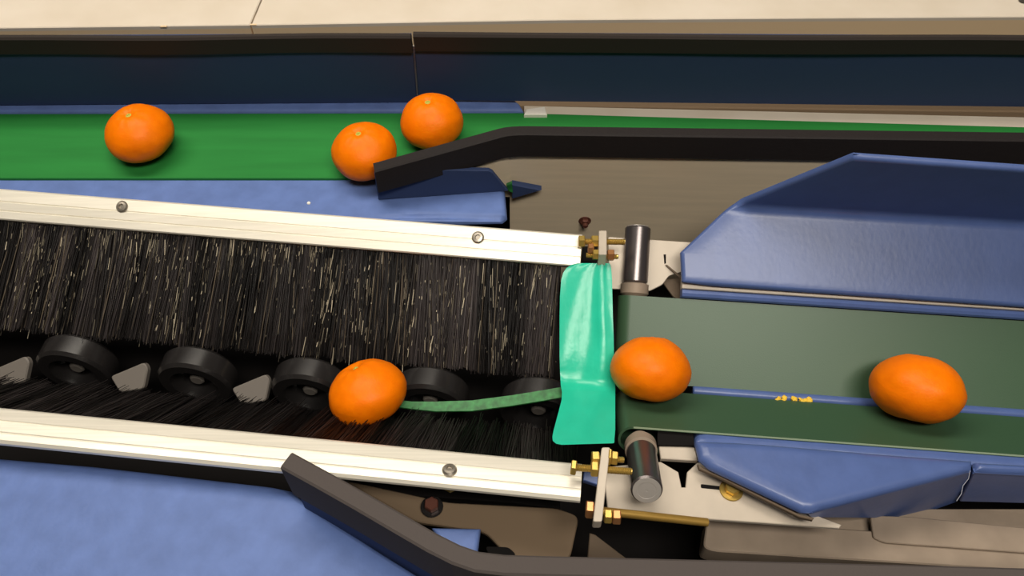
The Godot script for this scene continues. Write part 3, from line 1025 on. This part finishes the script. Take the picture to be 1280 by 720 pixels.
func belt_trough() -> void:
	var r := 0.0108
	begin()
	loop_belt(belt_rear, 0.0030, 0.0745, 787, r)
	tag(obj("wide_belt", M.dark_green_belt), "wide dark green belt, rear half of the V conveyor under two mandarins", "conveyor belt")
	begin()
	loop_belt(belt_front, 0.0068, 0.0690, 789, r)
	var nb := obj("narrow_belt", M.dark_green_belt)
	tag(nb, "dark green belt, front half of the V conveyor, seen as a narrow strip", "conveyor belt")
	begin()
	var e0 := a_at(792, belt_front, 0.069)
	var e1 := a_at(1460, belt_front, 0.069)
	extrude(belt_front, e0, e1, PackedVector2Array([Vector2(0.0688, 0.0), Vector2(0.0693, 0.0), Vector2(0.0693, -0.0012), Vector2(0.0688, -0.0012)]))
	tag(obj("cut_edge", M.belt_edge, nb), "thin pale cut edge")
	end_roller(belt_rear, 795.5, 0.0760, 0.086, 0.1345, "dark steel roller end standing up behind the wide dark green belt")
	end_roller(belt_front, 805, 0.0705, 0.086, 0.1360, "steel roller end with bright turned face in front of the narrow green belt")
	# blue rod in the bottom of the V
	var f := belt_rear
	begin()
	var a0 := a_at(866, f, 0)
	var a1 := a_at(1460, f, 0)
	rod(f.o + f.u * a0 + Vector3(0, -0.0020, 0), f.o + f.u * a1 + Vector3(0, -0.0020, 0), 0.0046, 24, 0.001)
	tag(obj("blue_bar", M.pad_vinyl), "rounded blue bar showing in the groove between the two dark green belts", "bar")
	# crumbs lying on it
	var k := 0
	for q in [Vector2(975, 499.5), Vector2(997, 500), Vector2(1008.5, 500.5)]:
		var c := on_plane(q.x, q.y, f.o + Vector3(0, 0.0026, 0), Vector3.UP)
		begin()
		var rr := [0.0040, 0.0034, 0.0042]
		for i in 5:
			var d: Vector3 = Vector3(rng.randf_range(-1, 1), 0, rng.randf_range(-0.4, 0.4)) * rr[k]
			lathe(c + d, Vector3(rng.randfn() * 0.4, 1, rng.randfn() * 0.4), [Vector2(0, -0.0006), Vector2(0.0026, 0.0), Vector2(0.0018, 0.0011), Vector2(0, 0.0014)], 5, false)
		tag(obj("yellow_crumb", M.crumb), ["left yellow crumb on the blue bar between the green belts", "middle yellow crumb on the blue bar between the green belts", "right yellow crumb on the blue bar, nearest the last mandarin"][k], "crumb", "yellow crumbs on the blue bar")
		k += 1
	# trim above the wide belt
	begin()
	a0 = a_at(852, f, 0.08)
	extrude(f, a0, a1, PackedVector2Array([Vector2(0.0755, -0.008), Vector2(0.0752, 0.0015), Vector2(0.0765, 0.0032), Vector2(0.079, 0.0040), Vector2(0.0815, 0.0032), Vector2(0.0825, 0.001), Vector2(0.0825, -0.008)]))
	tag(obj("blue_edging", M.pad_vinyl), "slim blue edging along the top of the wide dark green belt", "edging")
	begin()
	extrude(f, a0, a1, PackedVector2Array([Vector2(0.0828, -0.008), Vector2(0.0828, 0.0012), Vector2(0.0834, 0.0018), Vector2(0.096, 0.0018), Vector2(0.096, -0.008)]))
	tag(obj("cream_strip", M.grey_plate), "slim cream metal strip under the large blue pad", "strip")
	rear_pad()
	front_pad()

func rear_pad() -> void:
	var f := make_frame(belt_rear.o + belt_rear.n * 0.006, 0.0827, 0.56, -1.0)
	# fold: below it the pad follows the V, above it the pad stands up and leans over
	var fold_p := along(f, on_frame(1060, 262, f))
	var s_fold := fold_p.y
	var tilt := deg_to_rad(80.0)
	var up_dir: Vector3 = f.w.rotated(f.u, -tilt)
	if up_dir.dot(Vector3.UP) < f.w.dot(Vector3.UP):
		up_dir = f.w.rotated(f.u, tilt)
	var up_n: Vector3 = f.u.cross(up_dir)
	if up_n.dot(f.n) < 0: up_n = -up_n
	var fold_o: Vector3 = f.o + f.w * s_fold
	var low := [Vector2(918, 251), Vector2(850, 316), Vector2(852, 355), Vector2(1450, 396)]
	var high := [Vector2(1450, 219), Vector2(1066, 192)]
	var poly := PackedVector2Array()
	for q in low:
		poly.append(along(f, on_frame(q.x, q.y, f)))
	for q in high:
		var p := on_plane(q.x, q.y, fold_o, up_n)
		poly.append(Vector2((p - f.o).dot(f.u), s_fold + (p - fold_o).dot(up_dir)))
	var rb := 0.012
	var place := func(u: float, v: float) -> Array:
		var d := v - s_fold
		var g := smoothstep(-rb, rb, d) * tilt
		var wd: Vector3 = f.w.slerp(up_dir, g / tilt)
		var nd: Vector3 = f.n.slerp(up_n, g / tilt)
		var p: Vector3
		if d <= -rb: p = f.o + f.w * v
		elif d >= rb: p = fold_o + up_dir * d
		else:
			var t := (d + rb) / (2 * rb)
			p = (fold_o - f.w * rb).lerp(fold_o, t).lerp(fold_o.lerp(fold_o + up_dir * rb, t), t)
		return [p + f.u * u, nd]
	begin()
	pillow(poly, place, 0.0040, 0.0030, [s_fold - rb, s_fold - rb * 0.75, s_fold - rb * 0.5, s_fold - rb * 0.25, s_fold, s_fold + rb * 0.25, s_fold + rb * 0.5, s_fold + rb * 0.75, s_fold + rb])
	tag(obj("large_pad", M.pad_vinyl), "large blue padded guard with folded-up back edge above the wide green belt", "pad")

func front_pad() -> void:
	var h := 0.944
	var t := thing("front_pad", "blue padded guard with pointed front corner below the narrow green belt", "pad", at(1060, 610, 0.92))
	var f := belt_front
	# rolled strip along the belt
	begin()
	pillow(_px_outline([Vector2(866, 530), Vector2(868, 558), Vector2(940, 560.5), Vector2(1093, 573.5), Vector2(1205, 582), Vector2(1450, 600), Vector2(1450, 568)], f, -0.008), func(u: float, v: float) -> Array: return [fpt(f, u, v, -0.008), f.n], 0.006, 0.008, [], 20)
	tag(obj("edge_roll", M.pad_vinyl), "slim rolled blue strip running just under the narrow green belt edge", "edging")
	begin()
	pillow(flat_outline([Vector2(868, 553), Vector2(873, 576), Vector2(886, 587), Vector2(1000, 641), Vector2(1014, 642), Vector2(1213, 591), Vector2(1213, 578), Vector2(1093, 569), Vector2(940, 556)], h), flat_place(h), 0.006, 0.007, [], 30)
	obj("flap", M.pad_vinyl, t)
	begin()
	skirt([Vector2(1004, 640.5), Vector2(1213, 591)], [Vector2(1197, 627), Vector2(1138, 648), Vector2(1014, 647)], h)
	obj("skirt", M.pad_vinyl, t)
	begin()
	prism(ats([Vector2(872, 580), Vector2(882, 586), Vector2(1000, 643), Vector2(1018, 647), Vector2(1016, 650), Vector2(999, 646), Vector2(900, 597), Vector2(874, 586)], h - 0.002), Vector3(0, -0.003, 0), 0.0005)
	obj("backing_plate", M.dark_plate, t)
	var t2 := thing("side_pad", "blue padded guard right of the cracked seam, at the right edge of frame", "pad", at(1300, 600, 0.92))
	begin()
	pillow(flat_outline([Vector2(1216, 580), Vector2(1216, 592), Vector2(1450, 604), Vector2(1450, 592)], h), flat_place(h), 0.006, 0.006, [], 16)
	obj("top", M.pad_vinyl, t2)
	begin()
	skirt([Vector2(1216, 592), Vector2(1450, 604)], [Vector2(1450, 640), Vector2(1280, 629), Vector2(1200, 627)], h)
	obj("skirt", M.pad_vinyl, t2)
	begin()
	var crack := PackedVector3Array()
	for q in [Vector2(1213, 588), Vector2(1211, 598), Vector2(1204, 607), Vector2(1202, 617), Vector2(1196, 626)]:
		crack.append(at(q.x, q.y, h + 0.0075) + Vector3(0, -0.0004, 0))
	for i in crack.size() - 1:
		rod(crack[i], crack[i + 1], 0.00025, 6)
	tag(obj("torn_thread", M.torn_vinyl, t2), "fine pale torn edge along the cracked seam")

func skirt(top: Array, low: Array, h: float) -> void:
	var a := at(top[0].x, top[0].y, h)
	var b := at(top[1].x, top[1].y, h)
	var n := (b - a).cross(Vector3.UP).normalized()
	if n.z < 0: n = -n
	var pts := PackedVector3Array([a + Vector3(0, 0.002, 0), b + Vector3(0, 0.002, 0)])
	for q in low:
		pts.append(on_plane(q.x, q.y, a, n))
	prism(pts, -n * 0.003, 0.0006)

func _px_outline(list: Array, f: Dictionary, lift: float) -> PackedVector2Array:
	var out := PackedVector2Array()
	for q in list:
		out.append(along(f, on_frame(q.x, q.y, f, lift)))
	return out

# ---------------------------------------------------------------- front tray and guard
func front_tray() -> void:
	begin()
	pillow(flat_outline([Vector2(-160, 562), Vector2(0, 575), Vector2(130, 586), Vector2(250, 600), Vector2(345, 611), Vector2(366, 616), Vector2(384, 632), Vector2(430, 663), Vector2(480, 695), Vector2(560, 745), Vector2(560, 860), Vector2(-160, 860)], TRAY - 0.006), flat_place(TRAY - 0.006), 0.006, 0.006, [], 24)
	tag(obj("blue_tray", M.blue_vinyl), "large light blue vinyl tray in the near left corner", "tray")
	begin()
	prism(ats([Vector2(-160, 566), Vector2(0, 579), Vector2(250, 604), Vector2(340, 616), Vector2(540, 760), Vector2(540, 860), Vector2(-160, 860)], TRAY - 0.007), Vector3(0, -0.12, 0))
	tag(obj("tray_support", M.black), "black support block under the light blue tray", "support")
	# rubber capped guard running off to the right
	var top := 1.0
	var t := thing("front_guard", "grey black rubber capped guard sweeping along the near edge of frame", "guard", at(480, 700, TRAY))
	var ctr := [Vector2(358, 574), Vector2(400, 597), Vector2(450, 625), Vector2(500, 654), Vector2(540, 677), Vector2(570, 692), Vector2(596, 701), Vector2(630, 705), Vector2(680, 706.5), Vector2(800, 709.5), Vector2(960, 713.5), Vector2(1120, 717.5), Vector2(1280, 722), Vector2(1450, 727)]
	var path := PackedVector3Array()
	for q in ctr:
		path.append(at(q.x, q.y, top))
	begin()
	sweep(path, Vector3.UP, chamfered(0.0125, 0.043, 0.0014, -0.006, -0.043))
	obj("rubber_cap", M.grey_rubber, t)
	begin()
	sweep(path, Vector3.UP, PackedVector2Array([Vector2(-0.002, -0.042), Vector2(0.003, -0.042), Vector2(0.003, -0.078), Vector2(-0.002, -0.078)]))
	obj("navy_panel", M.navy_vinyl, t)
	for i in [2, 6, 10]:
		begin()
		box(path[i] + Vector3(0, -0.139, 0), Vector3(0.01, 0.122, 0.004))
		obj("post", M.black, t)
	# blue corner of another tray seen behind the guard
	begin()
	pillow(flat_outline([Vector2(540, 661), Vector2(601, 662), Vector2(597, 694), Vector2(560, 696)], 0.908), flat_place(0.908), 0.004, 0.003, [], 10)
	tag(obj("blue_corner", M.blue_vinyl), "small light blue corner piece just behind the bend of the front guard", "tray")
	# grey steel plates deep between rail and guard
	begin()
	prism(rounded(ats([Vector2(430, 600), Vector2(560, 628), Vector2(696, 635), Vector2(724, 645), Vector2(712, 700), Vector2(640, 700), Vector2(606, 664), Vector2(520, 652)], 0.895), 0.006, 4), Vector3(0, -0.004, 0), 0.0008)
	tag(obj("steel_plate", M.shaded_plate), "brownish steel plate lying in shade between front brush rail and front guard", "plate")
	begin()
	prism(ats([Vector2(700, 636), Vector2(640, 628), Vector2(500, 618), Vector2(430, 596), Vector2(420, 580), Vector2(700, 606)], 0.893), Vector3(0, -0.006, 0), 0.0008)
	tag(obj("dark_plate", M.black), "black plate under the front brush rail", "plate")
	begin()
	prism(rounded(ats([Vector2(606, 683), Vector2(636, 684), Vector2(646, 694), Vector2(612, 694)], 0.8965), 0.003, 3), Vector3(0, -0.001, 0))
	tag(obj("dark_grommet", M.black), "dark oblong grommet beside the small blue corner piece", "grommet")
	var b := at(540, 634, 0.897)
	var bt := thing("dark_bolt", "dark hex bolt on the shaded steel plate under the front brush rail", "bolt", b)
	begin()
	rod(b, b + Vector3(0, 0.0016, 0), 0.0085, 24, 0.0005)
	obj("washer", M.black_plastic, bt)
	begin()
	hexagon(b + Vector3(0, 0.0016, 0), b + Vector3(0, 0.0075, 0), 0.0056)
	obj("head", M.rust, bt)
	begin()
	prism(ats([Vector2(737, 666), Vector2(744, 668), Vector2(786, 700), Vector2(734, 702)], 0.885), Vector3(0, -0.003, 0), 0.0006)
	tag(obj("small_plate", M.dark_plate), "small dark sloping plate edge below the lower bracket's bolts", "plate")

# ---------------------------------------------------------------- brackets, bolts and housing
func bolt(called: String, label: String, a: Vector3, parts: Array, shaft_to: Vector3, r: float, shaft_mat := "yellow_zinc", threaded := true) -> void:
	var t := thing(called, label, "bolt", a)
	begin()
	if threaded: thread(a, shaft_to, r)
	else: rod(a, shaft_to, r)
	obj("shaft", M[shaft_mat], t)
	for p in parts:   # [name, from, to, radius, material]
		begin()
		hexagon(p[1], p[2], p[3])
		obj(p[0], M[p[4]], t)

func brackets() -> void:
	# rear bracket: plate under the roller end
	var f := belt_rear
	begin()
	prism(rounded(frs([Vector2(760, 296), Vector2(866, 303), Vector2(866, 318), Vector2(853, 340), Vector2(836, 345), Vector2(828, 356), Vector2(812, 364), Vector2(762, 361)], f, -0.016), 0.002, 3), -f.n * 0.003, 0.0005)
	var rb := obj("rear_bracket", M.grey_plate)
	tag(rb, "pale grey metal bracket behind the upright dark steel roller end", "bracket")
	begin()
	prism(frs([Vector2(829.5, 318), Vector2(832.5, 318), Vector2(832.5, 329), Vector2(830.5, 330)], f, -0.0157), -f.n * 0.0005)
	obj("slot", M.black, rb)
	begin()
	prism(frs([Vector2(831.5, 331), Vector2(834, 331), Vector2(851, 345), Vector2(850, 348)], f, -0.0140), -f.n * 0.001)
	obj("wire_clip", M.dark_plate, rb)
	begin()
	prism(rounded(frs([Vector2(826, 350), Vector2(852, 346), Vector2(856, 376), Vector2(842, 372)], f, -0.020), 0.002, 3), -f.n * 0.003, 0.0005)
	tag(obj("corner_plate", M.dark_plate), "small dark plate under the near left corner of the large blue pad", "plate")
	# upright plate with two adjusting bolts
	var hp := 0.979
	begin()
	var c0 := at(753.5, 288, hp)
	var c1 := at(753.5, 318, hp)
	var wd := Vector3(0.0032, 0, 0)
	prism(rounded(PackedVector3Array([c0 - wd, c0 + wd, c1 + wd, c1 - wd]), 0.0008, 2), Vector3(0, -0.014, 0), 0.0004)
	tag(obj("rear_bolt_plate", M.grey_plate), "thin upright grey plate holding bolts above the teal flap", "plate")
	var ha := 0.972
	bolt("adjusting_bolt", "longer yellow hex bolt through the upright plate above the teal flap", at(724, 302, ha), [["head", at(723, 302, ha), at(731, 302, ha), 0.0052, "yellow_zinc"], ["nut", at(739, 302, ha), at(748, 302, ha), 0.0052, "yellow_zinc"]], at(781, 302.5, ha), 0.0027)
	bolt("adjusting_bolt", "shorter coppery bolt below the longer yellow one, above the teal flap", at(733, 319, ha - 0.004), [["nut", at(735, 311, ha), at(742, 311, ha), 0.0044, "copper_zinc"], ["nut", at(741, 318.5, ha), at(749, 318.5, ha), 0.0045, "yellow_zinc"], ["nut", at(759, 319, ha), at(767.5, 319, ha), 0.0048, "copper_zinc"]], at(773, 321, ha), 0.0022)
	# dark block behind
	begin()
	prism(ats([Vector2(728, 307), Vector2(752, 307), Vector2(752, 328), Vector2(728, 328)], 0.938), Vector3(0, -0.02, 0), 0.001)
	tag(obj("black_block", M.black), "black block behind the bolts above the teal flap", "block")

	# front bracket: flat plate with a Y notch
	var y := 0.928
	begin()
	prism(ats([Vector2(756, 601), Vector2(760, 583), Vector2(826, 577), Vector2(848, 590), Vector2(852, 609), Vector2(857, 609), Vector2(859, 590), Vector2(872, 578), Vector2(892, 578), Vector2(1010, 640), Vector2(1052, 656), Vector2(1049, 660), Vector2(760, 640)], y), Vector3(0, -0.003, 0), 0.0005)
	var fb := obj("front_bracket", M.grey_plate)
	tag(fb, "pale grey flat bracket with a Y shaped notch under the near roller end", "bracket")
	begin()
	prism(rounded(ats([Vector2(876, 605), Vector2(902, 608), Vector2(902, 612.5), Vector2(876, 610)], y + 0.0002), 0.001, 3), Vector3(0, -0.0006, 0))
	obj("slot", M.black, fb)
	# screw
	var s := at(914, 613, y)
	var t := thing("bracket_screw", "brass coloured screw in the slot of the flat bracket under the front pad", "screw", s)
	begin()
	rod(s, s + Vector3(0, 0.0012, 0), 0.0085, 28, 0.0004)
	obj("washer", M.yellow_zinc, t)
	begin()
	hexagon(s + Vector3(0, 0.0012, 0), s + Vector3(0, 0.006, 0), 0.0052)
	obj("head", M.yellow_zinc, t)
	# pale strip and bar under the belt edge
	begin()
	prism(ats([Vector2(822, 536), Vector2(866, 538), Vector2(868, 557), Vector2(822, 556)], 0.9325), Vector3(0, -0.003, 0))
	tag(obj("dark_shelf", M.black), "black shelf in the gap under the narrow green belt edge", "shelf")
	begin()
	prism(ats([Vector2(823, 554), Vector2(868, 556), Vector2(872, 576), Vector2(826, 573)], 0.930), Vector3(0, -0.004, 0), 0.0005)
	tag(obj("pale_bar", M.grey_plate), "pale grey bar in the gap beneath the narrow green belt edge", "bar")
	# upright plate
	begin()
	var yb := 0.977
	var p0 := at(757.5, 559, yb)
	var p1 := at(747.0, 652, yb - 0.004)
	wd = Vector3(0.0029, 0, 0)
	prism(rounded(PackedVector3Array([p0 - wd, p0 + wd, p1 + wd, p1 - wd]), 0.0015, 3), Vector3(0, -0.010, 0), 0.0004)
	tag(obj("front_bolt_plate", M.grey_plate), "thin upright grey plate holding three bolts at the end of the front rail", "plate")
	yb = 0.972
	bolt("adjusting_bolt", "long yellow hex bolt pressing past the front rail end, middle of its plate", at(715, 584, yb), [["head", at(713.5, 584, yb), at(720.5, 585, yb), 0.0055, "yellow_zinc"], ["nut", at(738.5, 586, yb), at(747.5, 586.5, yb), 0.0056, "yellow_zinc"]], at(790, 589.5, yb), 0.0026)
	bolt("adjusting_bolt", "short yellow bolt with nuts nearest the teal flap's lower corner", at(742, 573, yb), [["nut", at(739.5, 573, yb), at(749.0, 573, yb), 0.0052, "yellow_zinc"], ["washer", at(760, 571, yb), at(764, 571.5, yb), 0.0062, "yellow_zinc"], ["nut", at(764, 572, yb), at(772, 573, yb), 0.0050, "yellow_zinc"]], at(780, 575, yb), 0.0022)
	bolt("adjusting_bolt", "coppery hex bolt at the bottom of the front bolt plate with long rod", at(734, 637, yb - 0.012), [["head", at(732, 636.5, yb - 0.012), at(742, 637.5, yb - 0.012), 0.0062, "copper_zinc"], ["nut", at(755, 645, yb - 0.016), at(764.5, 645.5, yb - 0.016), 0.0050, "yellow_zinc"], ["nut", at(765.5, 646, yb - 0.016), at(775.5, 646.5, yb - 0.016), 0.0052, "copper_zinc"]], at(884, 653, yb - 0.034), 0.0029, "brass_rod", false)
	# blue and white bits behind the plate
	begin()
	prism(ats([Vector2(730, 588), Vector2(748, 592), Vector2(747, 606), Vector2(729, 600)], 0.930), Vector3(0, -0.004, 0), 0.0005)
	tag(obj("blue_scrap", M.pad_vinyl), "small blue scrap between the front rail end and bolt plate", "scrap")
	# housing on the right
	begin()
	prism(rounded(ats([Vector2(884, 648), Vector2(1100, 664), Vector2(1450, 690), Vector2(1450, 730), Vector2(1280, 713), Vector2(893, 689), Vector2(879, 684)], 0.892), 0.004, 4), Vector3(0, -0.02, 0), 0.001)
	tag(obj("housing_cover", M.taupe_plate), "grey brown machine cover with rounded left end, near right corner", "cover")
	begin()
	prism(rounded(ats([Vector2(1088, 644), Vector2(1092, 672), Vector2(1106, 678), Vector2(1450, 703), Vector2(1450, 676), Vector2(1140, 646)], 0.8945), 0.002, 3), Vector3(0, -0.003, 0), 0.0006)
	tag(obj("raised_cover", M.taupe_plate), "thin raised plate with rounded corner on the grey brown cover", "cover")
	begin()
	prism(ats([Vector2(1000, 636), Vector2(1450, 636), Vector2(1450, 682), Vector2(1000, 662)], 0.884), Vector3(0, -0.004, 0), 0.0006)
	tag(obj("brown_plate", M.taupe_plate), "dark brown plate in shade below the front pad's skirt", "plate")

# ---------------------------------------------------------------- mandarins
func mandarin(c: Vector3, a: float, b: float, axis: Vector3, spin: float, label: String, group: String, seed_: int) -> void:
	axis = axis.normalized()
	var t := thing("mandarin", label, "mandarin", c - Vector3(0, b, 0), group)
	var e := axis.cross(Vector3.FORWARD if absf(axis.z) < 0.9 else Vector3.RIGHT).normalized().rotated(axis, spin)
	var g := axis.cross(e)
	var nz := FastNoiseLite.new()
	nz.seed = seed_
	nz.frequency = 0.9
	var rows := 40
	var cols := 56
	var grid := []
	for i in rows + 1:
		var th := PI * i / rows
		var line := PackedVector3Array()
		for j in cols:
			var ph := TAU * j / cols
			var d := Vector3(sin(th) * cos(ph), cos(th), sin(th) * sin(ph))
			var k := 1.0 + 0.02 * nz.get_noise_3dv(d) * 2.0
			k += 0.006 * sin(ph * 9.0) * exp(-pow((th - 0.45) / 0.3, 2)) 
			var y := d.y - 0.16 * exp(-pow(th / 0.16, 2)) + 0.10 * exp(-pow((PI - th) / 0.18, 2))
			var bulge := 1.0 - 0.05 * d.y
			line.append(c + (e * d.x * bulge + g * d.z * bulge) * a * k + axis * y * b * k)
		grid.append(line)
	begin()
	sg = 1
	for i in rows:
		for j in cols:
			var n := (j + 1) % cols
			quad(grid[i][j], grid[i][n], grid[i + 1][n], grid[i + 1][j], grid[i][j] + grid[i + 1][n] - c * 2.0)
	obj("peel", M.peel, t)
	begin()
	var top := c + axis * b * 0.845
	lathe(top, axis, [Vector2(0.0030, 0), Vector2(0.0026, 0.0009), Vector2(0.0013, 0.0014), Vector2(0.0010, 0.0020), Vector2(0, 0.0020)], 10)
	for i in 5:
		var d := (e * cos(TAU * i / 5.0) + g * sin(TAU * i / 5.0))
		var w := axis.cross(d) * 0.0014
		tri(top + d * 0.0052 + axis * 0.0012, top + d * 0.002 + w + axis * 0.0006, top + d * 0.002 - w + axis * 0.0006, axis)
	obj("calyx", M.calyx, t)

func oranges() -> void:
	var grp := "mandarins on the line"
	mandarin(at(174, 166, 0.976), 0.0305, 0.0235, Vector3(-0.12, 1, 0.0), 0.3, "mandarin alone at the left of the bright green belt", grp, 1)
	mandarin(at(455, 188.5, 0.976), 0.0292, 0.0235, Vector3(-0.10, 1, 0.03), 1.1, "mandarin touching the left tip of the divider's rubber cap", grp, 2)
	mandarin(at(539.5, 151, 0.976), 0.0292, 0.0240, Vector3(-0.1, 1, -0.05), 2.0, "rearmost mandarin, behind the sloping rubber cap on the green belt", grp, 3)
	mandarin(at(459, 490, 0.918), 0.0315, 0.0250, Vector3(-0.35, 0.8, -0.5), 0.5, "mandarin rolling between the brushes over the black rollers", grp, 4)
	mandarin(at(813, 461, 0.9350), 0.0315, 0.0258, Vector3(0.1, 0.6, -0.8), 0.9, "mandarin entering the V belts beside the teal flap", grp, 5)
	mandarin(at(1146, 485.5, 0.9375), 0.0345, 0.0262, Vector3(0.2, 0.6, -0.8), 1.7, "rightmost and largest mandarin, resting in the V of the dark green belts", grp, 6)
